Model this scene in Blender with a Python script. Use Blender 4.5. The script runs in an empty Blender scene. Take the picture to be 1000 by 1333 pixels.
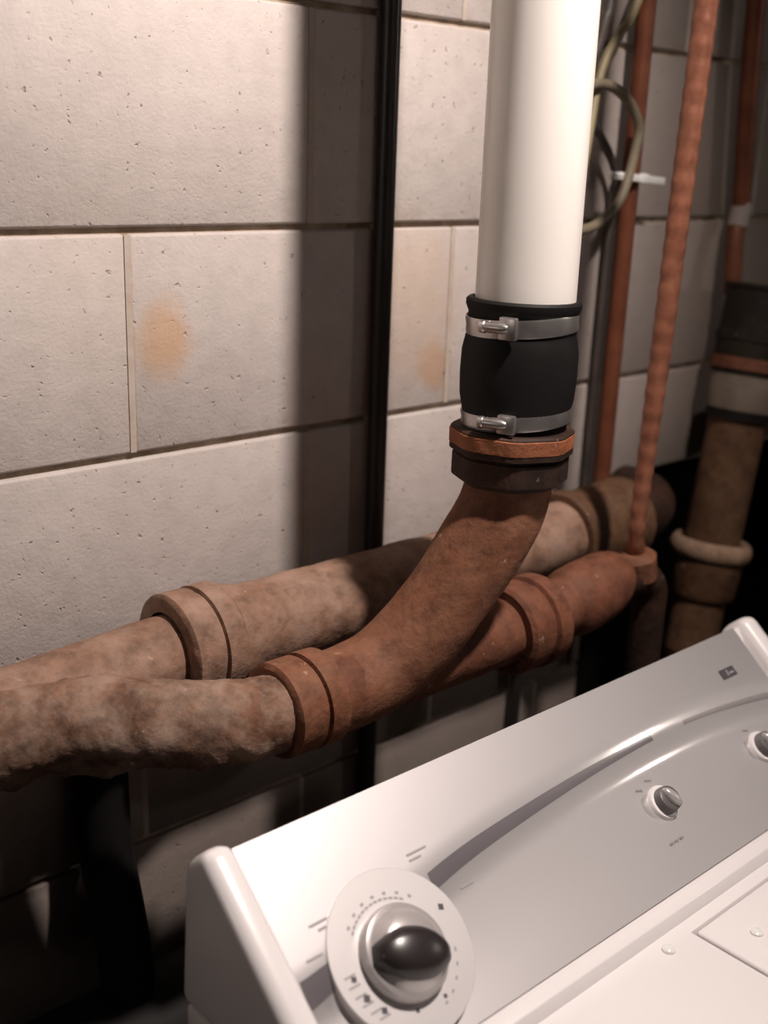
import bpy, bmesh, math, random
from mathutils import Vector, Matrix, noise
random.seed(7)
C = bpy.context.scene.collection
S = bpy.context.scene

# ------------------------------------------------------------------ camera
cam_d = bpy.data.cameras.new('camera')
cam = bpy.data.objects.new('camera', cam_d); C.objects.link(cam)
YAW, PITCH, ROLL = 0.743475597, -0.302437814, 0.0347800867
fw = Vector((math.sin(YAW)*math.cos(PITCH), math.cos(YAW)*math.cos(PITCH), math.sin(PITCH)))
rt = Vector((math.cos(YAW), -math.sin(YAW), 0)); up = rt.cross(fw)
r2 = rt*math.cos(ROLL)+up*math.sin(ROLL); u2 = up*math.cos(ROLL)-rt*math.sin(ROLL)
M = Matrix((r2, u2, -fw)).transposed().to_4x4(); M.translation = Vector((-0.52566, -0.91564, 0.07256))
cam.matrix_world = M
cam_d.sensor_fit = 'VERTICAL'; cam_d.sensor_height = 36.0
cam_d.lens = 36.0*1499.006/1333.0
cam_d.clip_start = 0.02; cam_d.clip_end = 50
cam_d.dof.use_dof = True; cam_d.dof.focus_distance = 1.0; cam_d.dof.aperture_fstop = 3.4
S.camera = cam

# ------------------------------------------------------------------ world, lamps, exposure
w = bpy.data.worlds.new('dim_basement'); S.world = w; w.use_nodes = True
w.node_tree.nodes['Background'].inputs[0].default_value = (0.60, 0.50, 0.46, 1)
w.node_tree.nodes['Background'].inputs[1].default_value = 0.003
def lamp(name, loc, watts, col, rad, aim=None, cone=120):
    d = bpy.data.lights.new(name, 'SPOT' if aim else 'POINT'); d.energy = watts; d.color = col; d.shadow_soft_size = rad
    o = bpy.data.objects.new(name, d); o.location = loc; C.objects.link(o)
    if aim:                                   # a bulb in a shade: soft-edged cone
        d.spot_size = math.radians(cone); d.spot_blend = 1.0
        o.rotation_euler = (Vector(aim)-Vector(loc)).to_track_quat('-Z', 'Y').to_euler()
    return o
lamp('shaded_bulb_light', (0.28, -0.76, 0.88), 93.0, (1.0, 0.87, 0.80), 0.035, (-0.14, -0.07, -0.30), 112)
lamp('left_bulb_light', (-1.9, -0.36, 0.35), 6.0, (1.0, 0.86, 0.78), 0.06)
lamp('far_bulb_light', (1.74, -1.38, 0.36), 7.0, (1.0, 0.88, 0.80), 0.030)
S.view_settings.view_transform = 'Standard'
S.view_settings.look = 'None'
S.view_settings.gamma = 1.0
S.view_settings.use_curve_mapping = False
S.view_settings.exposure = 0.0

# ------------------------------------------------------------------ node helpers
def mat(name, base, rough=0.5, metal=0.0, spec=0.5, coat=0.0, coat_rough=0.1):
    m = bpy.data.materials.new(name); m.use_nodes = True
    b = m.node_tree.nodes['Principled BSDF']
    b.inputs['Base Color'].default_value = (*base, 1)
    b.inputs['Roughness'].default_value = rough
    b.inputs['Metallic'].default_value = metal
    b.inputs['Specular IOR Level'].default_value = spec
    b.inputs['Coat Weight'].default_value = coat
    b.inputs['Coat Roughness'].default_value = coat_rough
    return m
class NT:
    def __init__(s, m): s.t = m.node_tree; s.b = s.t.nodes['Principled BSDF']
    def n(s, kind, **kw):
        x = s.t.nodes.new(kind)
        for k, v in kw.items(): setattr(x, k, v)
        return x
    def l(s, a, b): s.t.links.new(a, b)
    def pos(s): return s.n('ShaderNodeNewGeometry').outputs['Position']
    def noise(s, vec, scale, detail=4, rough=0.55):
        x = s.n('ShaderNodeTexNoise'); x.inputs['Scale'].default_value = scale
        x.inputs['Detail'].default_value = detail; x.inputs['Roughness'].default_value = rough
        s.l(vec, x.inputs['Vector']); return x.outputs['Fac']
    def ramp(s, fac, stops):
        x = s.n('ShaderNodeValToRGB'); e = x.color_ramp.elements
        while len(e) < len(stops): e.new(0.5)
        for el, (p, c) in zip(e, stops):
            el.position = p; el.color = (*c, 1) if len(c) == 3 else c
        s.l(fac, x.inputs['Fac']); return x.outputs['Color']
    def mix(s, fac, a, b, mode='MIX'):
        x = s.n('ShaderNodeMixRGB', blend_type=mode)
        for sock, v in zip(x.inputs, (fac, a, b)):
            if hasattr(v, 'links') or hasattr(v, 'is_linked'): s.l(v, sock)
            elif isinstance(v, tuple): sock.default_value = (*v, 1)
            else: sock.default_value = v
        return x.outputs[0]
    def math(s, op, a, b=None, c=None):
        x = s.n('ShaderNodeMath', operation=op)
        for sock, v in zip(x.inputs, (a, b, c)):
            if v is None: continue
            if hasattr(v, 'is_linked'): s.l(v, sock)
            else: sock.default_value = v
        return x.outputs[0]
    def bump(s, h, strength, dist):
        x = s.n('ShaderNodeBump'); x.inputs['Strength'].default_value = strength
        x.inputs['Distance'].default_value = dist; s.l(h, x.inputs['Height'])
        s.l(x.outputs['Normal'], s.b.inputs['Normal'])
    def blob(s, pos, centre, radius, noise_fac, ragged):
        """soft-edged stain: 1 in the middle, 0 outside, with a ragged rim"""
        x = s.n('ShaderNodeVectorMath', operation='SUBTRACT'); s.l(pos, x.inputs[0]); x.inputs[1].default_value = centre
        d = s.n('ShaderNodeVectorMath', operation='DIVIDE'); s.l(x.outputs[0], d.inputs[0]); d.inputs[1].default_value = radius
        ln = s.n('ShaderNodeVectorMath', operation='LENGTH'); s.l(d.outputs[0], ln.inputs[0])
        v = s.math('MULTIPLY_ADD', noise_fac, ragged, ln.outputs['Value'])
        mr = s.n('ShaderNodeMapRange', interpolation_type='SMOOTHSTEP'); s.l(v, mr.inputs['Value'])
        mr.inputs['From Min'].default_value = 0.35+ragged*0.5; mr.inputs['From Max'].default_value = 1.15+ragged*0.5
        mr.inputs['To Min'].default_value = 1; mr.inputs['To Max'].default_value = 0
        return mr.outputs['Result']

def m_block():
    m = mat('painted_concrete_block', (0.6, 0.55, 0.5), 0.62, 0, 0.35); g = NT(m); p = g.pos()
    big = g.noise(p, 5, 3); mid = g.noise(p, 38, 4, 0.6); fine = g.noise(p, 260, 3, 0.6)
    col = g.ramp(big, [(0.3, (0.51, 0.452, 0.425)), (0.7, (0.585, 0.53, 0.50))])
    col = g.mix(g.ramp(mid, [(0.42, (0, 0, 0)), (0.72, (0.5, 0.5, 0.5))]), col, (0.44, 0.395, 0.37))
    pits = g.noise(p, 130, 2, 0.5)
    pf = g.ramp(pits, [(0.25, (0.8, 0.8, 0.8)), (0.33, (0, 0, 0))])
    col = g.mix(pf, col, (0.33, 0.27, 0.24))
    ln = g.noise(p, 24, 3)
    for c, rr, k, colr in (((0.035, 0, -0.098), (0.034, 0.5, 0.042), 0.62, (0.60, 0.33, 0.15)),
                      ((0.385, 0, -0.155), (0.030, 0.5, 0.036), 0.55, (0.56, 0.29, 0.13)),
                      ((0.345, 0, -0.085), (0.085, 0.5, 0.115), 0.42, (0.58, 0.42, 0.30)),
                      ((-0.03, 0, -0.06), (0.09, 0.5, 0.12), 0.22, (0.50, 0.43, 0.36)),
                      ((0.405, 0, -0.165), (0.006, 0.5, 0.003), 0.9, (0.06, 0.04, 0.03))):
        f = g.blob(p, c, rr, ln, 0.8)
        col = g.mix(g.math('MULTIPLY', f, k), col, colr)
    # lamp falloff painted into the wall colour: darker toward the right end
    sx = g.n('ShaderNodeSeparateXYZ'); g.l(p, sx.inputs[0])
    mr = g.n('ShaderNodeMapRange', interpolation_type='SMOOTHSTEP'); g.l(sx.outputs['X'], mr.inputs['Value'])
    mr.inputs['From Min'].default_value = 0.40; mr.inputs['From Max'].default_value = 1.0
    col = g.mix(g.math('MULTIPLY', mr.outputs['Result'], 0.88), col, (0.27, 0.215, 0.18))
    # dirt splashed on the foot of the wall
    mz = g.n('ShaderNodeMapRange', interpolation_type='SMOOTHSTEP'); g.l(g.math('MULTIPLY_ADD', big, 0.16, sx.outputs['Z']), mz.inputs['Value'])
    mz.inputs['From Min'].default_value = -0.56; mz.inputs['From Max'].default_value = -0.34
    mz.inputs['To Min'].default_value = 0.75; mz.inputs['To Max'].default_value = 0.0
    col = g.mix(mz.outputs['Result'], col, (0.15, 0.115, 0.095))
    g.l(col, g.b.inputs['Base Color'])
    h = g.math('ADD', g.math('MULTIPLY', mid, 0.7), g.math('MULTIPLY', fine, 0.35))
    h = g.math('SUBTRACT', h, g.math('MULTIPLY', pf, 0.8))
    g.bump(h, 0.6, 0.0025)
    return m
def m_mortar():
    m = mat('mortar', (0.4, 0.33, 0.27), 0.85, 0, 0.2); g = NT(m); p = g.pos()
    g.l(g.ramp(g.noise(p, 40, 5), [(0.3, (0.26, 0.19, 0.13)), (0.7, (0.52, 0.43, 0.34))]), g.b.inputs['Base Color'])
    g.bump(g.noise(p, 160, 3), 0.5, 0.002); return m
def m_rust(name, a, b, c, dust, dust_amt, rough=0.7, flake=0.3):
    m = mat(name, a, rough, 0.0, 0.3); g = NT(m); p = g.pos()
    n1 = g.noise(p, 14, 5, 0.6); n2 = g.noise(p, 55, 4, 0.65); n3 = g.noise(p, 180, 3)
    col = g.ramp(n1, [(0.32, a), (0.5, b), (0.68, c)])
    col = g.mix(g.ramp(n2, [(0.4, (0, 0, 0)), (0.7, (0.75, 0.75, 0.75))]), col, tuple(x*0.45 for x in a))
    nd = g.noise(p, 22, 4, 0.7)
    col = g.mix(g.math('MULTIPLY', g.ramp(nd, [(0.42, (0, 0, 0)), (0.62, (1, 1, 1))]), dust_amt), col, dust)
    fl = g.ramp(g.noise(p, 75, 3, 0.6), [(0.69, (0, 0, 0)), (0.74, (1, 1, 1))])
    col = g.mix(g.math('MULTIPLY', fl, flake), col, (0.62, 0.52, 0.44))
    g.l(col, g.b.inputs['Base Color'])
    g.bump(g.math('ADD', n2, g.math('MULTIPLY', n3, 0.5)), 0.5, 0.003); return m
def m_noisy(name, c0, c1, scale, rough, metal=0, spec=0.5, bump=0.0, coat=0.0):
    m = mat(name, c0, rough, metal, spec, coat); g = NT(m); p = g.pos(); n = g.noise(p, scale, 4)
    g.l(g.ramp(n, [(0.35, c0), (0.65, c1)]), g.b.inputs['Base Color'])
    if bump: g.bump(g.noise(p, scale*4, 3), bump, 0.001)
    return m
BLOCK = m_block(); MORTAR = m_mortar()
RUST = m_rust('brown_rust_iron', (0.145, 0.055, 0.028), (0.20, 0.078, 0.04), (0.17, 0.07, 0.038), (0.30, 0.15, 0.09), 0.35)
RUSTRED = m_rust('red_rust_iron', (0.135, 0.047, 0.025), (0.175, 0.063, 0.033), (0.12, 0.044, 0.026), (0.24, 0.115, 0.07), 0.25)
DUSTY = m_rust('dusty_rust_iron', (0.24, 0.135, 0.09), (0.29, 0.17, 0.118), (0.26, 0.145, 0.095), (0.38, 0.26, 0.20), 0.6)
DARKIRON = m_rust('dark_rust_iron', (0.020, 0.010, 0.007), (0.032, 0.015, 0.009), (0.025, 0.012, 0.008), (0.14, 0.055, 0.03), 0.2)
ORANGE = m_rust('orange_rust_iron', (0.36, 0.12, 0.05), (0.30, 0.10, 0.045), (0.24, 0.09, 0.045), (0.42, 0.17, 0.08), 0.35)
STACK = m_rust('tan_rust_iron', (0.10, 0.048, 0.025), (0.135, 0.068, 0.036), (0.09, 0.044, 0.023), (0.18, 0.105, 0.062), 0.3)
RIM = m_rust('pale_iron_rim', (0.33, 0.21, 0.14), (0.37, 0.24, 0.16), (0.28, 0.18, 0.12), (0.46, 0.32, 0.23), 0.4)
COPPER = m_noisy('tarnished_copper', (0.135, 0.042, 0.020), (0.20, 0.066, 0.033), 30, 0.5, 0.2, 0.4, 0.2)
COPPER2 = m_noisy('bright_copper', (0.19, 0.07, 0.04), (0.29, 0.115, 0.068), 60, 0.45, 0.2, 0.4, 0.2)
PVC = m_noisy('white_pvc', (0.86, 0.82, 0.77), (0.89, 0.85, 0.80), 6, 0.32)
RUBBER = m_noisy('black_rubber', (0.006, 0.0055, 0.0055), (0.010, 0.009, 0.009), 20, 0.6, 0, 0.2)
BLACKPL = m_noisy('black_plastic', (0.020, 0.017, 0.016), (0.026, 0.022, 0.02), 20, 0.38)
STEEL = m_noisy('clamp_steel', (0.50, 0.47, 0.45), (0.62, 0.59, 0.57), 60, 0.33, 0.9)
TAPE = m_noisy('dirty_white_band', (0.15, 0.118, 0.092), (0.20, 0.16, 0.125), 40, 0.7)
OLIVE = m_noisy('olive_cable', (0.24, 0.20, 0.11), (0.30, 0.25, 0.14), 30, 0.5)
GREYC = m_noisy('grey_green_cable', (0.17, 0.145, 0.10), (0.23, 0.19, 0.13), 30, 0.5)
DARKC = m_noisy('dark_cable', (0.045, 0.036, 0.032), (0.07, 0.055, 0.048), 30, 0.5)
TIE = m_noisy('glossy_white_tie', (0.80, 0.80, 0.77), (0.86, 0.86, 0.83), 30, 0.15)
ENAMEL = m_noisy('white_enamel', (0.83, 0.80, 0.80), (0.85, 0.82, 0.82), 3, 0.3, 0, 0.5, 0, 0.25)
SILVER = m_noisy('silver_panel', (0.64, 0.615, 0.62), (0.66, 0.635, 0.64), 4, 0.50, 0.80, 0.5, 0, 1.0)
SILVER.node_tree.nodes['Principled BSDF'].inputs['Coat Roughness'].default_value = 0.11
DIALW = m_noisy('pale_dial_print', (0.70, 0.675, 0.675), (0.72, 0.695, 0.695), 4, 0.45, 0.4, 0.5, 0, 0.4)
STRIPE = m_noisy('grey_stripe_print', (0.15, 0.14, 0.15), (0.17, 0.155, 0.165), 8, 0.35, 0.1, 0.5, 0, 0.55)
INK = m_noisy('dark_grey_ink', (0.07, 0.065, 0.075), (0.09, 0.085, 0.095), 8, 0.5)
INKL = m_noisy('pale_grey_ink', (0.34, 0.32, 0.33), (0.38, 0.36, 0.37), 8, 0.5)
KNOBS = m_noisy('silver_knob', (0.50, 0.47, 0.465), (0.54, 0.51, 0.505), 10, 0.28, 0.35, 0.5)
KNOBD = m_noisy('grey_knob', (0.13, 0.12, 0.12), (0.16, 0.15, 0.15), 10, 0.35, 0.2)
GRIP = m_noisy('black_knob_grip', (0.022, 0.018, 0.018), (0.03, 0.025, 0.025), 10, 0.28)
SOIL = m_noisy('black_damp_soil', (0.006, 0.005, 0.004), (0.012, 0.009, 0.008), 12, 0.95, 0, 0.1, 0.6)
CONC = m_noisy('concrete_floor', (0.16, 0.145, 0.13), (0.24, 0.215, 0.19), 5, 0.8, 0, 0.3, 0.3)

# ------------------------------------------------------------------ mesh helpers
def obj(name, bm, m, parent=None, smooth=True, auto=None):
    me = bpy.data.meshes.new(name)
    bmesh.ops.recalc_face_normals(bm, faces=bm.faces[:])
    bm.to_mesh(me); bm.free()
    me.materials.append(m)
    if smooth:
        for p in me.polygons: p.use_smooth = True
        me.set_sharp_from_angle(angle=math.radians(auto or 38))
    o = bpy.data.objects.new(name, me); C.objects.link(o)
    if parent is not None: o.parent = parent; o.matrix_parent_inverse = parent.matrix_world.inverted()
    return o
def tag(o, label=None, cat=None, group=None, kind=None):
    for k, v in (('label', label), ('category', cat), ('group', group), ('kind', kind)):
        if v: o[k] = v
    return o
def thing(name, label, cat, loc, group=None):
    o = bpy.data.objects.new(name, None); o.location = loc; C.objects.link(o)
    o.empty_display_size = 0.05
    o.matrix_world = Matrix.Translation(loc)
    return tag(o, label, cat, group)
def add_box(bm, a, b, bev=0.0, seg=2, mtx=None):
    a, b = Vector(a), Vector(b)
    r = bmesh.ops.create_cube(bm, size=1); vs = r['verts']
    for v in vs: v.co = Vector((a[i]+(b[i]-a[i])*(v.co[i]+0.5) for i in range(3)))
    if bev:
        es = list({e for v in vs for e in v.link_edges})
        q = bmesh.ops.bevel(bm, geom=es, offset=bev, segments=seg, affect='EDGES', profile=0.5)
        vs = list({v for f in q['faces'] for v in f.verts} | {v for v in vs if v.is_valid})
    if mtx is not None: bmesh.ops.transform(bm, matrix=mtx, verts=[v for v in vs if v.is_valid])
def box(a, b, bev=0.0, seg=2):
    bm = bmesh.new(); add_box(bm, a, b, bev, seg); return bm
def frame_of(d):
    d = Vector(d).normalized(); a = Vector((0, 0, 1)) if abs(d.z) < 0.9 else Vector((1, 0, 0))
    x = a.cross(d).normalized(); return x, d.cross(x), d
def add_lathe(bm, origin, axis, prof, n=48, caps=True, poly=None):
    """prof: (distance along axis, radius); poly: number of flats of a wrench face"""
    x, y, d = frame_of(axis); o = Vector(origin); rings = []
    for (h, r) in prof:
        ring = []
        for k in range(n):
            a = 2*math.pi*k/n; rr = r
            if poly:
                w_ = (a % (2*math.pi/poly))-math.pi/poly
                rr = min(r, r*0.955/math.cos(w_)*math.cos(math.pi/poly)/math.cos(math.pi/poly))
            ring.append(bm.verts.new(o+d*h+(x*math.cos(a)+y*math.sin(a))*rr))
        rings.append(ring)
    for A, B in zip(rings, rings[1:]):
        for k in range(n): bm.faces.new((A[k], A[(k+1) % n], B[(k+1) % n], B[k]))
    if caps:
        bm.faces.new(rings[0][::-1]); bm.faces.new(rings[-1])
def lathe(*a, **k):
    bm = bmesh.new(); add_lathe(bm, *a, **k); return bm
def spline(pts, n=8):
    """Catmull-Rom through (x, y, z, r)"""
    P = [Vector(p) for p in pts]; P = [P[0]*2-P[1]]+P+[P[-1]*2-P[-2]]; out = []
    for i in range(1, len(P)-2):
        for k in range(n):
            t = k/n; a, b, c, d = P[i-1], P[i], P[i+1], P[i+2]
            out.append(0.5*((2*b)+(c-a)*t+(2*a-5*b+4*c-d)*t*t+(3*b-a-3*c+d)*t**3))
    out.append(P[-2]); return out
def add_tube(bm, pts, n=32, closed_ends=True):
    """pts: 4D vectors (x, y, z, r), ring frames carried along the path"""
    P = [Vector(p[:3]) for p in pts]; R = [p[3] for p in pts]
    T = []
    for i in range(len(P)):
        a = P[max(i-1, 0)]; b = P[min(i+1, len(P)-1)]; T.append((b-a).normalized())
    x, y, _ = frame_of(T[0]); rings = []
    for i in range(len(P)):
        x = (x-T[i]*x.dot(T[i])).normalized(); y = T[i].cross(x)
        rings.append([bm.verts.new(P[i]+(x*math.cos(2*math.pi*k/n)+y*math.sin(2*math.pi*k/n))*R[i]) for k in range(n)])
    for A, B in zip(rings, rings[1:]):
        for k in range(n): bm.faces.new((A[k], A[(k+1) % n], B[(k+1) % n], B[k]))
    if closed_ends:
        bm.faces.new(rings[0][::-1]); bm.faces.new(rings[-1])
def tube(pts, n=32, sub=0):
    bm = bmesh.new(); add_tube(bm, spline(pts, sub) if sub else [Vector(p) for p in pts], n); return bm
def rough_up(bm, amp, scale, seed=0.0, low=0.0):
    """cast-iron lumps; low: extra crust on the underside"""
    bm.normal_update()
    mv = []
    for v in bm.verts:
        q = v.co*scale+Vector((seed, seed*1.7, -seed))
        a = noise.noise(q)+0.5*noise.noise(q*2.3)+0.3*noise.noise(q*5.1)
        k = amp*(1+low*max(0.0, -v.normal.z))
        mv.append(v.normal*a*k)
    for v, d in zip(bm.verts, mv): v.co += d
    return bm
def seg_pts(a, b, r0, r1, n):
    a, b = Vector(a), Vector(b)
    return [(*(a+(b-a)*i/n), r0+(r1-r0)*i/n) for i in range(n+1)]

# ------------------------------------------------------------------ setting: block wall, floor, recess
FLOOR = -1.48
CH, BL = 0.2035, 0.406
RX0, RX1, RZ0, RZ1 = 0.70, 1.60, -1.02, -0.348       # opening broken out for the sewer
X0, X1 = -1.0, 2.0
bm = bmesh.new()
def quadbox(a, b): add_box(bm, a, b)
quadbox((X0, 0.006, FLOOR), (RX0, 0.05, 0.82)); quadbox((RX1, 0.006, FLOOR), (X1, 0.05, 0.82))
quadbox((RX0, 0.006, RZ1), (RX1, 0.05, 0.82)); quadbox((RX0, 0.006, FLOOR), (RX1, 0.05, RZ0))
wall = tag(obj('wall_back', bm, MORTAR, None, False), 'grey white painted concrete block wall behind the pipes', None, None, 'structure')
bm = bmesh.new()
head = []
row = 0
zs = [(-0.0+CH*k) for k in range(-7, 4)]
for z0 in zs:
    k = round(z0/CH); off = 0.0 if k % 2 == 1 else BL/2     # course just below z=0 (k=-1) has a joint at x=0
    i0 = math.floor((X0-off)/BL)-1
    for i in range(i0, i0+10):
        a = off+i*BL; b = a+BL
        if b < X0 or a > X1: continue
        za, zb = max(z0, FLOOR)+0.0030, min(z0+CH, 0.82)-0.0030
        if zb-za < 0.03: continue
        spans = [(max(a, X0), min(b, X1), za, zb)]
        out = []
        for (p, q, r, s) in spans:                           # cut the blocks round the opening
            if q <= RX0 or p >= RX1 or s <= RZ0 or r >= RZ1: out.append((p, q, r, s)); continue
            if p < RX0: out.append((p, RX0+0.003, r, s))
            if q > RX1: out.append((RX1-0.003, q, r, s))
            pp, qq = max(p, RX0+0.003), min(q, RX1-0.003)
            if s > RZ1 and qq-pp > 0.02: out.append((pp, qq, RZ1+0.003, s))
            if r < RZ0 and qq-pp > 0.02: out.append((pp, qq, r, RZ0-0.003))
        for (p, q, r, s) in out:
            if q-p < 0.03 or s-r < 0.01: continue
            j = random.uniform(-0.0012, 0.0006)
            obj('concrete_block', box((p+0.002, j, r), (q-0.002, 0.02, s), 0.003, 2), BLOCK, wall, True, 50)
        if a > X0 and not (RX0 < a < RX1 and RZ0 < z0+CH/2 < RZ1): head.append((a, za, zb))
for (a, za, zb) in head: add_box(bm, (a-0.0032, -0.0002, za+0.001), (a+0.0032, 0.01, zb-0.001))
hj = obj('mortar_joint', bm, m_noisy('pale_joint', (0.47, 0.385, 0.31), (0.54, 0.47, 0.41), 40, 0.8, 0, 0.3, 0.4), wall, False)
tag(hj, 'pale mortar in the upright joints', None, None, 'stuff')
bm = bmesh.new()
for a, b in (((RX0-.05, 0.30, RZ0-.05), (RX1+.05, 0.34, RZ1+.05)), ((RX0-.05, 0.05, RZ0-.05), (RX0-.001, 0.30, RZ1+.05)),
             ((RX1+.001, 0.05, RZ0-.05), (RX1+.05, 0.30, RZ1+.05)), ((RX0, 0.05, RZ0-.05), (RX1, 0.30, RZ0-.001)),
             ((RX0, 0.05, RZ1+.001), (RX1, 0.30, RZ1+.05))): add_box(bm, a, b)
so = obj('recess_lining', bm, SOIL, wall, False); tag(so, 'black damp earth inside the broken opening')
fl = tag(obj('floor', box((X0, -2.2, FLOOR-0.05), (X1, 0.0, FLOOR)), CONC, None, False), 'bare concrete basement floor', None, None, 'structure')

# ------------------------------------------------------------------ rear drain pipe along the wall
def hub_profile(L, r_pipe, r_hub, ring=0.004):
    """no-hub style socket with two raised bands"""
    return [(0, r_pipe*0.92), (0, r_hub-0.004), (0.003, r_hub), (L*0.52, r_hub), (L*0.54, r_hub-0.003), (L*0.58, r_hub-0.003),
            (L*0.60, r_hub+0.001), (L*0.95, r_hub+0.001), (L, r_hub-0.002), (L*1.02, r_pipe+0.002), (L*1.02, r_pipe*0.92)]
RY, RZ, RR = -0.08, -0.367, 0.0405
rear = thing('rear_drain_pipe', 'dusty iron drain pipe running along the foot of the block wall behind the other pipe', 'pipe', (0.1, RY, RZ))
bm = bmesh.new(); add_tube(bm, seg_pts((-0.55, RY, RZ-0.035), (0.02, RY, RZ-0.001), 0.040, RR-0.003, 90)+seg_pts((0.03, RY, RZ), (0.60, RY, RZ+0.002), 0.044, 0.042, 100), 40)
obj('pipe', rough_up(bm, 0.0016, 22, 3), DUSTY, rear)
bm = bmesh.new(); add_lathe(bm, (-0.019, RY, RZ), (1, 0, 0), hub_profile(0.056, RR, 0.0535), 56, False)
obj('hub', rough_up(bm, 0.0006, 40, 1), DUSTY, rear)
bm = bmesh.new(); add_tube(bm, seg_pts((0.037, RY, RZ), (0.06, RY, RZ), 0.051, 0.046, 8)+seg_pts((0.09, RY, RZ), (0.20, RY, RZ), 0.044, 0.043, 20), 40)
obj('sleeve', rough_up(bm, 0.0015, 30, 9), DUSTY, rear)
bm = bmesh.new(); add_lathe(bm, (0.535, RY, RZ), (1, 0, 0), [(0, 0.038), (0, 0.052), (0.004, 0.0555), (0.014, 0.0555), (0.018, 0.052), (0.10, 0.052), (0.104, 0.055), (0.122, 0.055), (0.125, 0.04)], 56, False)
obj('hub', rough_up(bm, 0.0008, 40, 4), STACK, rear)
bm = tube([(0.64, RY, RZ+0.002, 0.041), (0.70, RY+0.004, RZ+0.002, 0.041), (0.745, -0.05, RZ, 0.041), (0.765, 0.01, RZ-0.004, 0.040), (0.768, 0.10, RZ-0.008, 0.040), (0.768, 0.29, RZ-0.012, 0.040)], 36, 6)
obj('outlet', rough_up(bm, 0.001, 30, 14), DARKIRON, rear)
# slanting branch that takes the front line into the rear pipe
bm = tube([(0.03, -0.20, -0.388, 0.0345), (-0.005, -0.20, -0.388, 0.0345), (-0.035, -0.188, -0.388, 0.036), (-0.075, -0.160, -0.388, 0.038), (-0.12, -0.125, -0.388, 0.040), (-0.17, -0.095, -0.390, 0.043), (-0.24, -0.082, -0.394, 0.045), (-0.32, -0.08, -0.392, 0.043), (-0.40, -0.08, -0.390, 0.040)], 48, 18)
obj('branch', rough_up(bm, 0.0030, 30, 6, 1.8), m_rust('crusted_iron', (0.11, 0.058, 0.038), (0.21, 0.11, 0.07), (0.19, 0.085, 0.047), (0.40, 0.29, 0.225), 0.55, 0.75, 0.6), rear)

# ------------------------------------------------------------------ front drain line: hub, wye, bend, threaded collar
FY, FZ = -0.20, -0.389
front = thing('front_drain_pipe', 'rusty iron drain pipe with the upright bend nearest to the washing machine', 'pipe', (0.12, FY, FZ))
bm = bmesh.new(); add_lathe(bm, (0.010, FY, FZ+0.001), (1, 0, 0), hub_profile(0.056, 0.034, 0.0425), 56, False)
obj('hub', rough_up(bm, 0.0005, 40, 2), RUST, front)
bm = bmesh.new(); add_tube(bm, seg_pts((0.06, FY, FZ), (0.12, FY, FZ), 0.038, 0.037, 16)+seg_pts((0.13, FY, FZ), (0.31, FY, FZ), 0.0355, 0.034, 40), 40)
obj('pipe', rough_up(bm, 0.001, 30, 5), RUSTRED, front)
PX, PY = 0.256, -0.24
bm = tube([(PX-0.003, PY, -0.185, 0.039), (PX-0.005, PY, -0.212, 0.040), (0.243, -0.237, -0.243, 0.041), (0.224, -0.232, -0.275, 0.041), (0.197, -0.224, -0.315, 0.0395), (0.170, -0.214, -0.350, 0.0395), (0.135, -0.204, -0.379, 0.039), (0.095, FY, FZ, 0.0385), (0.06, FY, FZ, 0.038)], 44, 10)
obj('bend', rough_up(bm, 0.0007, 24, 8), RUST, front)
hexc = obj('threaded_collar', lathe((0.250, PY, -0.212), (0.01, 0, 1), [(0, 0.036), (0, 0.045), (0.006, 0.0535), (0.026, 0.0535), (0.0275, 0.0515), (0.030, 0.0515), (0.0305, 0.0565), (0.050, 0.0565), (0.052, 0.054), (0.052, 0.04)], 48, False, 8), DARKIRON, front, True, 25)
obj('rusty_lip', lathe((0.250, PY, -0.176), (0.01, 0, 1), [(0, 0.053), (0.0, 0.0568), (0.0120, 0.0570), (0.0150, 0.0550), (0.0150, 0.043)], 48, False, 8), ORANGE, front, True, 25)
bm = bmesh.new(); add_lathe(bm, (0.300, FY, FZ), (1, 0, 0), [(0, 0.030), (0, 0.043), (0.004, 0.047), (0.030, 0.047), (0.032, 0.0445), (0.036, 0.0445), (0.038, 0.049), (0.056, 0.049), (0.060, 0.045), (0.066, 0.035)], 56, False)
obj('hub', rough_up(bm, 0.0007, 40, 7), RUSTRED, front)
bm = tube([(0.36, FY, FZ, 0.030), (0.385, FY, FZ+0.002, 0.031), (0.395, FY, FZ+0.003, 0.031), (0.41, FY, FZ+0.004, 0.0375), (0.45, FY+0.003, FZ+0.008, 0.038), (0.485, FY+0.008, FZ+0.010, 0.034), (0.50, FY+0.010, FZ+0.004, 0.026)], 40, 8)
obj('elbow', rough_up(bm, 0.0006, 30, 11), RUSTRED, front)
bm = tube([(0.485, -0.192, -0.382, 0.021), (0.52, -0.195, -0.383, 0.021), (0.545, -0.197, -0.388, 0.021), (0.560, -0.198, -0.405, 0.021), (0.562, -0.198, -0.44, 0.020), (0.562, -0.198, -0.53, 0.020)], 28, 8)
obj('drop_pipe', rough_up(bm, 0.0006, 40, 12), DARKIRON, front)
obj('nut', lathe((0.535, -0.1985, -0.386), (-0.25, 0, 0.97), [(0, 0.014), (0.004, 0.0225), (0.030, 0.0225), (0.036, 0.016), (0.036, 0.01)], 36, True, 6), RUST, front, True, 25)

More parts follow.
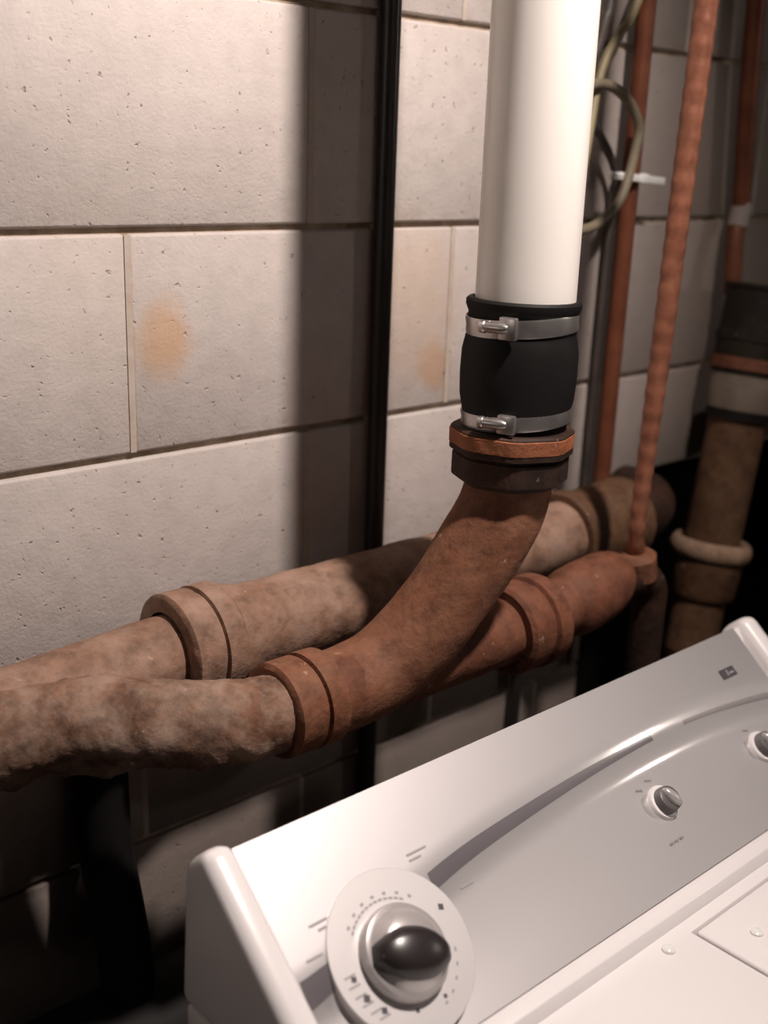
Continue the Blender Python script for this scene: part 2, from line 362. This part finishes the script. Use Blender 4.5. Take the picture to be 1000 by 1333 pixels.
# ------------------------------------------------------------------ white plastic pipe and its rubber coupling
pv = obj('plastic_pipe', lathe((PX, PY, -0.10), (0, 0, 1), [(0, 0.036), (0, 0.0445), (0.45, 0.0445), (0.90, 0.0445), (0.90, 0.036)], 64, False), PVC)
tag(pv, 'white plastic pipe rising from the black rubber coupling', 'pipe')
cp = thing('rubber_coupling', 'black rubber coupling with two steel hose clamps under the white pipe', 'coupling', (PX, PY, -0.17))
LX = 0.020   # lean of the sleeve
obj('sleeve', lathe((PX-0.004, PY, -0.172), (LX, 0, 1), [(0, 0.0375), (0, 0.0445), (0.010, 0.0465), (0.026, 0.0485), (0.040, 0.0515), (0.060, 0.0525), (0.080, 0.0520), (0.093, 0.0495), (0.096, 0.0485), (0.114, 0.0485), (0.116, 0.0495), (0.120, 0.0510), (0.124, 0.0510), (0.126, 0.049), (0.126, 0.0448)], 64, False), RUBBER, cp)
def clamp(z, r, tilt, h, sa):
    bm = bmesh.new(); ax = Vector((tilt[0], tilt[1], 1))
    n = 72; x, y, d = frame_of(ax); o = Vector((PX-0.0025, PY, z))
    add_lathe(bm, o-d*h/2, ax, [(0, r), (0, r+0.0009), (h*0.15, r+0.0014), (h*0.5, r+0.0009), (h*0.85, r+0.0014), (h, r+0.0009), (h, r)], n, False)
    c = obj('hose_clamp', bm, STEEL, cp)
    a = math.radians(sa); rad = Vector((math.cos(a), math.sin(a), 0)); tan = Vector((-math.sin(a), math.cos(a), 0))
    p = o+rad*(r+0.0055); sg = bmesh.new()
    add_lathe(sg, p-tan*0.013, tan, [(0, 0.002), (0, 0.0052), (0.004, 0.0056), (0.005, 0.0048), (0.022, 0.0048), (0.026, 0.003)], 20)
    obj('screw', sg, STEEL, c)
    bb = bmesh.new()
    mtx = Matrix((rad, tan, Vector((0, 0, 1)))).transposed().to_4x4(); mtx.translation = o+rad*(r+0.003)
    add_box(bb, (-0.003, 0.004, -h*0.62), (0.003, 0.020, h*0.62), 0.0012, 2, mtx)
    obj('screw_housing', bb, STEEL, c)
clamp(-0.0660, 0.0487, (-0.06, 0.04), 0.0155, 196)
clamp(-0.1485, 0.0488, (-0.07, 0.05), 0.0135, 200)

# ------------------------------------------------------------------ black conduit on the wall
cd = obj('conduit', lathe((0.291, -0.0125, FLOOR), (0, 0, 1), [(0, 0.0085), (0, 0.0105), (2.28, 0.0105), (2.28, 0.0085)], 32, False), BLACKPL)
tag(cd, 'thin black upright conduit fixed to the block wall left of the white pipe', 'conduit')

# ------------------------------------------------------------------ copper supply pipes
def copper(label, pts, m, corr=0.0, name='copper_pipe', step=0.022):
    bm = bmesh.new(); P = spline(pts, 40)
    if corr:
        s = 0; Q = []
        for i, p in enumerate(P):
            if i: s += (Vector(p[:3])-Vector(P[i-1][:3])).length
            q = p.copy(); q[3] += corr*math.cos(2*math.pi*s/step); Q.append(q)
        P = Q
    add_tube(bm, P, 20); o = obj(name, bm, m); return tag(o, label, 'pipe')
copper('straight tarnished copper pipe close to the wall beside the white pipe', [(0.684, -0.026, 0.80, 0.0112), (0.684, -0.026, 0.2, 0.0112), (0.682, -0.026, -0.2, 0.0112), (0.681, -0.026, -0.50, 0.0112)], COPPER)
copper('bumpy bright copper pipe standing out from the wall, ending at the rusty nut', [(0.563, -0.20, 0.80, 0.0122), (0.549, -0.20, 0.35, 0.0122), (0.545, -0.20, 0.21, 0.0122), (0.537, -0.20, 0.03, 0.0118), (0.529, -0.20, -0.14, 0.011), (0.522, -0.20, -0.27, 0.0095), (0.520, -0.20, -0.325, 0.009), (0.524, -0.199, -0.345, 0.009), (0.529, -0.1985, -0.3505, 0.010)], COPPER2, 0.0004)
c3 = thing('copper_pipe', 'dark copper pipe at the far right coming down to the iron stack', 'pipe', (0.93, -0.035, 0.0))
obj('upper_tube', tube([(0.905, -0.03, 0.80, 0.0125), (0.912, -0.03, 0.28, 0.0125), (0.936, -0.03, 0.015, 0.0125)], 20, 6), COPPER, c3)
obj('lower_tube', tube([(0.930, -0.03, 0.000, 0.012), (0.922, -0.035, -0.03, 0.012), (0.916, -0.045, -0.10, 0.012)], 20, 6), COPPER, c3)
tag(obj('joint_tape', tube([(0.939, -0.03, 0.022, 0.0142), (0.934, -0.03, 0.005, 0.0145), (0.929, -0.031, -0.010, 0.0142)], 20, 4), m_noisy('grey_tape', (0.30, 0.26, 0.23), (0.34, 0.30, 0.27), 30, 0.7), c3), 'grey tape round the joint')

# ------------------------------------------------------------------ iron stack at the right
st = thing('drain_stack', 'upright iron drain stack with a pale collar at the right edge', 'pipe', (0.87, -0.085, FLOOR))
def sp(z):   # leaning axis
    t = (z+0.482)/(0.348); return Vector((0.868+0.056*t, -0.085, z))
def stack_part(name, z0, z1, prof, m, n=48):
    a, b = sp(z0), sp(z1); L = (b-a).length
    return obj(name, lathe(a, b-a, [(h*L, r) for h, r in prof], n, False), m, st)
stack_part('pipe', -0.60, -0.20, [(0, 0.036), (0.5, 0.0395), (1, 0.0395)], STACK)
stack_part('coupling', -0.205, -0.085, [(0, 0.038), (0.0, 0.050), (0.36, 0.051), (0.38, 0.053), (0.46, 0.053), (0.48, 0.050), (0.93, 0.050), (0.96, 0.053), (1, 0.053), (1, 0.0)], m_rust('olive_dark_iron', (0.012, 0.009, 0.006), (0.018, 0.013, 0.008), (0.015, 0.010, 0.007), (0.05, 0.035, 0.02), 0.25))
stack_part('pale_collar', -0.253, -0.196, [(0, 0.040), (0, 0.0475), (0.08, 0.049), (0.92, 0.049), (1, 0.0475), (1, 0.040)], TAPE)
stack_part('gasket', -0.265, -0.252, [(0, 0.039), (0, 0.0455), (1, 0.0455), (1, 0.039)], RUBBER)
stack_part('rust_ring', -0.198, -0.182, [(0, 0.045), (0, 0.0535), (1, 0.0535), (1, 0.045)], RUSTRED)
bm = bmesh.new(); a, b = sp(-0.452), sp(-0.43)
stack_part('rim', -0.462, -0.436, [(0, 0.045), (0.0, 0.052), (0.15, 0.056), (0.5, 0.0575), (0.85, 0.055), (1.0, 0.0505), (0.9, 0.046), (0.6, 0.043), (0.2, 0.040)], RIM)
stack_part('hub', -0.520, -0.461, [(0, 0.034), (0, 0.043), (0.1, 0.047), (0.9, 0.049), (1, 0.050), (1, 0.04)], STACK)
obj('lower_pipe', tube([(*sp(-0.52), 0.034), (0.855, -0.085, -0.56, 0.034), (0.848, -0.085, -0.70, 0.034), (0.848, -0.085, FLOOR, 0.034)], 36, 6), STACK, st)
obj('side_arm', tube([(*sp(-0.29), 0.028), (0.96, -0.085, -0.272, 0.028), (1.10, -0.085, -0.255, 0.028)], 32, 4), RUSTRED, st)

# ------------------------------------------------------------------ cables hanging behind the white pipe
def cable(label, pts, r, m, group=None):
    bm = tube([(*p, r) for p in pts], 12, 8); return tag(obj('cable', bm, m), label, 'cable', group)
cable('olive cable slanting down behind the top of the white pipe', [(0.70, -0.03, 0.34), (0.652, -0.033, 0.24), (0.627, -0.035, 0.213), (0.603, -0.036, 0.184), (0.588, -0.038, 0.150), (0.566, -0.050, 0.105), (0.545, -0.060, 0.06), (0.52, -0.060, 0.015), (0.49, -0.054, 0.004), (0.468, -0.054, 0.03), (0.464, -0.054, 0.07)], 0.0055, OLIVE)
cable('grey green cable looping over to the copper pipe, uppermost loop', [(0.575, -0.044, -0.012), (0.51, -0.043, -0.012), (0.47, -0.042, 0.02), (0.455, -0.043, 0.075), (0.475, -0.046, 0.125), (0.515, -0.048, 0.146), (0.558, -0.048, 0.151), (0.581, -0.048, 0.155), (0.607, -0.048, 0.152), (0.635, -0.048, 0.140), (0.653, -0.048, 0.124), (0.662, -0.048, 0.106), (0.657, -0.048, 0.081), (0.649, -0.048, 0.053), (0.635, -0.048, 0.026), (0.607, -0.048, 0.005), (0.575, -0.048, -0.005), (0.51, -0.045, -0.012)], 0.0060, GREYC)
cable('dark thin cable curving down between the grey green loop and white pipe', [(0.505, -0.018, 0.80), (0.505, -0.018, 0.30), (0.512, -0.018, 0.18), (0.535, -0.019, 0.133), (0.572, -0.02, 0.122), (0.593, -0.02, 0.120), (0.620, -0.02, 0.104), (0.644, -0.02, 0.081), (0.660, -0.02, 0.058), (0.667, -0.02, 0.030), (0.668, -0.012, -0.03), (0.668, -0.009, -0.30), (0.668, -0.009, -0.60)], 0.0048, DARKC)
cable('dark cable running straight up against the right side of the white pipe top', [(0.62, -0.03, 0.36), (0.603, -0.035, 0.245), (0.597, -0.035, 0.224), (0.588, -0.033, 0.190), (0.565, -0.030, 0.14), (0.53, -0.030, 0.10), (0.50, -0.030, 0.06), (0.485, -0.032, 0.0), (0.51, -0.034, -0.03), (0.56, -0.034, -0.025)], 0.0065, DARKC)
bm = bmesh.new(); add_box(bm, (-0.058, -0.0012, -0.0045), (0.052, 0.0012, 0.0045), 0.001, 2)
add_box(bm, (0.000, -0.004, -0.0062), (0.016, 0.0035, 0.0062), 0.0025, 3)
bmesh.ops.transform(bm, matrix=Matrix.Translation((0.678, -0.044, 0.053)) @ Matrix.Rotation(math.radians(3.5), 4, 'Y'), verts=bm.verts[:])
tag(obj('cable_tie', bm, TIE), 'glossy white cable tie across the near copper pipe', 'cable tie')
cord = obj('dark_bar_cord', tube([(0.553, -0.02, -0.40, 0.008), (0.553, -0.016, -0.52, 0.008), (0.550, -0.014, -0.75, 0.008), (0.545, -0.03, -1.2, 0.008), (0.52, -0.06, FLOOR+0.01, 0.008), (0.45, -0.12, FLOOR+0.009, 0.008)], 14, 8), BLACKPL)  # added cord, stands in for the dark bar between the lit patches
tag(cord, 'thin black cord added as the dark bar on the wall in the gap under the pipes', 'cord')

shade_pipe = thing('plastic_pipe', 'added black pipe shape that keeps the wall dark at the lower left', 'pipe', (-0.065, -0.075, -0.775))  # added pipe and upright, placed to block light from the wall behind
obj('shade_run', lathe((-0.60, -0.078, -0.785), (1, 0, 0), [(0, 0.062), (0, 0.070), (0.80, 0.070), (0.80, 0.062)], 40, False), RUBBER, shade_pipe)
obj('shade_riser', tube([(-0.065, -0.074, -0.745, 0.026), (-0.065, -0.06, -0.66, 0.026), (-0.065, -0.035, -0.57, 0.026), (-0.065, -0.03, -0.47, 0.026)], 28, 6), RUBBER, shade_pipe)
# ------------------------------------------------------------------ washing machine
WX0, WX1 = -0.144, 0.574
P0 = Vector((0, -0.325, -0.405)); E = Vector((0, -0.160, -0.135)).normalized(); N = Vector((0, -0.135, 0.160)).normalized()
DECK = -0.54
wm = thing('washing_machine', 'white top-loading washing machine with a silver control panel in front of the pipes', 'washing machine', (0.22, -0.6, FLOOR))
def pp(s, t, h=0.0): return Vector((s, 0, 0))+P0+E*t+N*h
obj('cabinet', box((WX0+0.004, -0.975, FLOOR+0.03), (WX1-0.004, -0.29, DECK-0.022), 0.008, 3), ENAMEL, wm)
for x in (WX0+0.06, WX1-0.06):
    for y in (-0.91, -0.35):
        obj('foot', lathe((x, y, FLOOR), (0, 0, 1), [(0, 0.02), (0.012, 0.022), (0.016, 0.012), (0.035, 0.012)], 20), BLACKPL, wm)
# deck with the lid opening
LX0, LX1, LY1, LY0 = 0.2285, 0.535, -0.499, -0.95
bm = bmesh.new()
def deck_box(a, b): add_box(bm, a, b, 0.004, 2)
deck_box((WX0, -0.985, DECK-0.030), (LX0-0.002, -0.30, DECK)); deck_box((LX1+0.002, -0.985, DECK-0.030), (WX1, -0.30, DECK))
deck_box((LX0-0.008, LY1+0.002, DECK-0.030), (LX1+0.008, -0.30, DECK)); deck_box((LX0-0.008, -0.985, DECK-0.030), (LX1+0.008, LY0-0.002, DECK))
obj('top_deck', bm, ENAMEL, wm, True, 30)
obj('lid', box((LX0, LY0, DECK-0.028), (LX1, LY1, DECK+0.0005), 0.003, 3), ENAMEL, wm, True, 30)
for q in ((0.266, -0.533), (0.190, -0.498)):
    obj('bump_stop', lathe((q[0], q[1], DECK), (0, 0, 1), [(0, 0.006), (0.002, 0.0055), (0.0035, 0.0035), (0.004, 0.0)], 20, False), TIE, wm)
def extrude(prof, x0, x1, bev=0.0, seg=3):
    bm = bmesh.new()
    A = [bm.verts.new((x0, y, z)) for y, z in prof]; B = [bm.verts.new((x1, y, z)) for y, z in prof]
    n = len(prof)
    for k in range(n): bm.faces.new((A[k], A[(k+1) % n], B[(k+1) % n], B[k]))
    bm.faces.new(A[::-1]); bm.faces.new(B)
    if bev: bmesh.ops.bevel(bm, geom=bm.edges[:], offset=bev, segments=seg, affect='EDGES', profile=0.5)
    return bm
def yz(t, h): v = pp(0, t, h); return (v.y, v.z)
body = [(-0.302, DECK-0.002), (-0.316, -0.412), yz(0.0, -0.0022), yz(0.025, -0.011), yz(0.186, -0.011), yz(0.1865, -0.003), (-0.4690, -0.5262), (-0.4805, -0.5290), (-0.4850, DECK-0.002)]
obj('console_body', extrude(body, WX0+0.006, WX1-0.006, 0.001, 2), ENAMEL, wm, True, 30)
cap = [(-0.292, DECK-0.001), (-0.300, -0.418), yz(-0.006, 0.0075), yz(0.190, 0.0075), (-0.4885, DECK-0.001)]
for x0, x1 in ((WX0-0.001, WX0+0.026), (WX1-0.026, WX1+0.001)):
    obj('end_cap', extrude(cap, x0, x1, 0.0105, 5), ENAMEL, wm, True, 60)
# silver panel: a raised upper band, a shallow dished face below an arching step
SP0, SP1 = -0.120, 0.5305
def arc_t(s):
    pts = [(-0.13, 0.1145), (-0.117, 0.1127), (-0.0947, 0.1093), (0.0354, 0.0800), (0.0773, 0.0751), (0.1365, 0.0704), (0.2, 0.0660), (0.2688, 0.0632), (0.34, 0.0628), (0.39, 0.0640), (0.453, 0.0693), (0.5167, 0.0782), (0.56, 0.085)]
    for (a, b), (c, d) in zip(pts, pts[1:]):
        if s <= c:
            k = max(0.0, (s-a)/(c-a)); return b+(d-b)*k
    return pts[-1][1]
def arc_s(s): return sum(arc_t(s+d) for d in (-0.04, -0.02, 0, 0.02, 0.04))/5
def panel_h(s, t):
    a = arc_s(s); d = t-a
    k = min(1.0, max(0.0, (d+0.020)/0.046)); k = k*k*(3-2*k)
    dish = 0.0 if d < 0 else 0.0028*math.sin(math.pi*min(1.0, d/(0.186-a)))
    return 0.0034-0.0056*k-dish
bm = bmesh.new(); NS, NTT = 120, 64; G = []
for i in range(NS+1):
    s = SP0+(SP1-SP0)*i/NS
    G.append([bm.verts.new(pp(s, 0.186*j/NTT, panel_h(s, 0.186*j/NTT))) for j in range(NTT+1)])
for i in range(NS):
    for j in range(NTT): bm.faces.new((G[i][j], G[i+1][j], G[i+1][j+1], G[i][j+1]))
rim = bmesh.ops.extrude_edge_only(bm, edges=[e for e in bm.edges if e.is_boundary])
for v in [x for x in rim['geom'] if isinstance(x, bmesh.types.BMVert)]: v.co -= N*0.008
panel = obj('control_panel', bm, SILVER, wm, True, 60)
def on_panel(bm, pts, lift=0.0004):
    """thin print following the panel: a strip of (s, t_top, t_bottom)"""
    rows = [[bm.verts.new(pp(s, a+(b-a)*k/4, panel_h(s, a+(b-a)*k/4)+lift)) for k in range(5)] for s, a, b in pts]
    for A, B in zip(rows, rows[1:]):
        for k in range(4): bm.faces.new((A[k], B[k], B[k+1], A[k+1]))
def arc_strip(s0, s1, w0, w1, n=40):
    return [(s0+(s1-s0)*i/n, arc_s(s0+(s1-s0)*i/n)-(w0+(w1-w0)*i/n)*0.5, arc_s(s0+(s1-s0)*i/n)+(w0+(w1-w0)*i/n)*0.5) for i in range(n+1)]
bm = bmesh.new(); on_panel(bm, arc_strip(0.020, 0.325, 0.0140, 0.0055)); obj('stripe', bm, STRIPE, panel)
bm = bmesh.new(); on_panel(bm, arc_strip(0.375, 0.529, 0.004, 0.0065)); obj('stripe', bm, m_noisy('faint_stripe', (0.26, 0.24, 0.24), (0.28, 0.26, 0.26), 8, 0.35, 0.2, 0.5, 0, 0.55), panel)
bm = bmesh.new(); on_panel(bm, arc_strip(-0.1185, -0.080, 0.020, 0.017, 12)); obj('stripe', bm, STRIPE, panel)
# dial
DS, DT = -0.036, 0.1185
def disc_on(bm, s, t, prof, n=64): add_lathe(bm, pp(s, t, 0), N, prof, n)
bm = bmesh.new(); disc_on(bm, DS+0.002, DT-0.002, [(-0.006, 0.061), (0.0042, 0.061), (0.0046, 0.0605)], 80); dp = obj('dial_plate', bm, DIALW, wm)
def flat_mark(bm, s, t, ds, dt, ang, h):
    c, s_ = math.cos(ang), math.sin(ang); v = []
    for a, b in ((-1, -1), (1, -1), (1, 1), (-1, 1)):
        x, y = a*ds/2, b*dt/2; v.append(bm.verts.new(pp(s+x*c-y*s_, t+x*s_+y*c, h)))
    bm.faces.new(v)
H = 0.0048
def polar(deg, r): a = math.radians(deg); return DS+r*math.cos(a), DT+r*math.sin(a), a
bm = bmesh.new()
for s, t, w_ in ((0.0143, 0.1032, .0045), (-0.0809, 0.1174, .004), (-0.0785, 0.1325, .005), (-0.0703, 0.1451, .0045), (-0.0464, 0.1565, .003), (-0.020, 0.158, .0028)):
    flat_mark(bm, s, t, w_, w_, 0.4, H)
tag(obj('tick_mark', bm, INK, dp), kind='stuff')
bm = bmesh.new()
for k in range(13):
    s, t, a = polar(-135+k*6.5, 0.0405); flat_mark(bm, s, t, 0.0018, 0.0034, a, H)
for k in range(7):
    s, t, a = polar(-132+k*14, 0.0445); flat_mark(bm, s, t, 0.0022, 0.003, a, H)
for k in range(6):
    s, t, a = polar(140+k*9, 0.047); flat_mark(bm, s, t, 0.010, 0.0014, a*0+0.0, H)
for k in range(5):
    s, t, a = polar(20+k*13, 0.046); flat_mark(bm, s, t, 0.0016, 0.003, a, H)
tag(obj('tick_mark', bm, INKL, dp), kind='stuff')
bm = bmesh.new()
for (s, t, w_) in ((0.020, 0.0585, .020), (0.016, 0.063, .012), (-0.085, 0.072, .016), (-0.082, 0.077, .011), (0.052, 0.098, .014), (-0.100, 0.092, .014)):
    flat_mark(bm, s, t, w_, 0.0016, 0, panel_h(s, t)+0.0006)
tag(obj('small_print', bm, INKL, panel), kind='stuff')
bm = bmesh.new(); disc_on(bm, DS, DT, [(0.003, 0.033), (0.0055, 0.0350), (0.012, 0.0350), (0.0145, 0.0335), (0.0155, 0.0305), (0.0165, 0.029), (0.0215, 0.0262), (0.0245, 0.022), (0.0260, 0.014), (0.0264, 0.0)], 64)
dial = obj('dial', bm, KNOBS, wm)
bm = bmesh.new()
def grip(bm, s, t, L, W, h0, h1, ang):
    """rounded bar across the knob, fattest in the middle"""
    n, m_ = 24, 16; c, s_ = math.cos(ang), math.sin(ang); rings = []
    for i in range(n+1):
        u = -1+2*i/n; wv = W*(0.30+0.70*(1-abs(u)**2.4)); hv = h0+(h1-h0)*(0.55+0.45*math.sqrt(max(0, 1-u*u))); ring = []
        for k in range(m_+1):
            a = math.pi*k/m_; x = u*L/2; y = -wv/2*math.copysign(abs(math.cos(a))**0.6, math.cos(a)); z = h0+(hv-h0)*abs(math.sin(a))**0.6
            ring.append(bm.verts.new(pp(s+x*c-y*s_, t+x*s_+y*c, z)))
        rings.append(ring)
    for A, B in zip(rings, rings[1:]):
        for k in range(m_): bm.faces.new((A[k], A[k+1], B[k+1], B[k]))
        bm.faces.new((A[0], B[0], B[-1], A[-1]))
    bm.faces.new(rings[0]); bm.faces.new(rings[-1][::-1])
grip(bm, DS-0.002, DT+0.004, 0.060, 0.040, 0.008, 0.034, 0.42)
obj('dial_grip', bm, GRIP, dial)
# the two smaller knobs
def small_knob(s, t, ang):
    hh = panel_h(s, t)
    bm = bmesh.new(); disc_on(bm, s, t, [(hh-0.004, 0.0165), (hh+0.001, 0.0165), (hh+0.0035, 0.0155), (hh+0.004, 0.012)], 40)
    k = obj('selector_knob', bm, ENAMEL, wm)
    bm = bmesh.new(); disc_on(bm, s, t, [(hh, 0.0130), (hh+0.008, 0.0125), (hh+0.012, 0.0115), (hh+0.0128, 0.0098), (hh+0.0128, 0.0)], 40)
    c = obj('knob_body', bm, KNOBD, k)
    bm = bmesh.new(); grip(bm, s, t, 0.0215, 0.010, hh+0.010, hh+0.019, ang); obj('knob_grip', bm, KNOBS, k)
small_knob(0.295, 0.118, 1.15); small_knob(0.464, 0.119, 1.15)
bm = bmesh.new()
for k, dx in enumerate((-0.007, 0.0, 0.008)):
    flat_mark(bm, 0.282+dx, 0.152, 0.005, 0.0022, 0.0, panel_h(0.282+dx, 0.152)+0.0006)
    flat_mark(bm, 0.462+dx, 0.150, 0.005, 0.0022, 0.0, panel_h(0.462+dx, 0.150)+0.0006)
for (s, t) in ((0.276, 0.099), (0.293, 0.095), (0.455, 0.098)):
    flat_mark(bm, s, t, 0.008, 0.0018, 0.3, panel_h(s, t)+0.0006)
tag(obj('small_print', bm, m_noisy('mid_ink', (0.24, 0.22, 0.22), (0.27, 0.25, 0.25), 8, 0.5), panel), kind='stuff')
bm = bmesh.new()
flat_mark(bm, 0.477, 0.0400, 0.025, 0.0105, 0.0, panel_h(0.48, 0.04)+0.0006)
em = obj('emblem', bm, INK, panel)
bm = bmesh.new()
flat_mark(bm, 0.4755, 0.0400, 0.0022, 0.0065, 0.25, panel_h(0.48, 0.04)+0.001); flat_mark(bm, 0.482, 0.0410, 0.0075, 0.002, 0.0, panel_h(0.48, 0.04)+0.001)
tag(obj('emblem_mark', bm, INKL, em), kind='stuff')
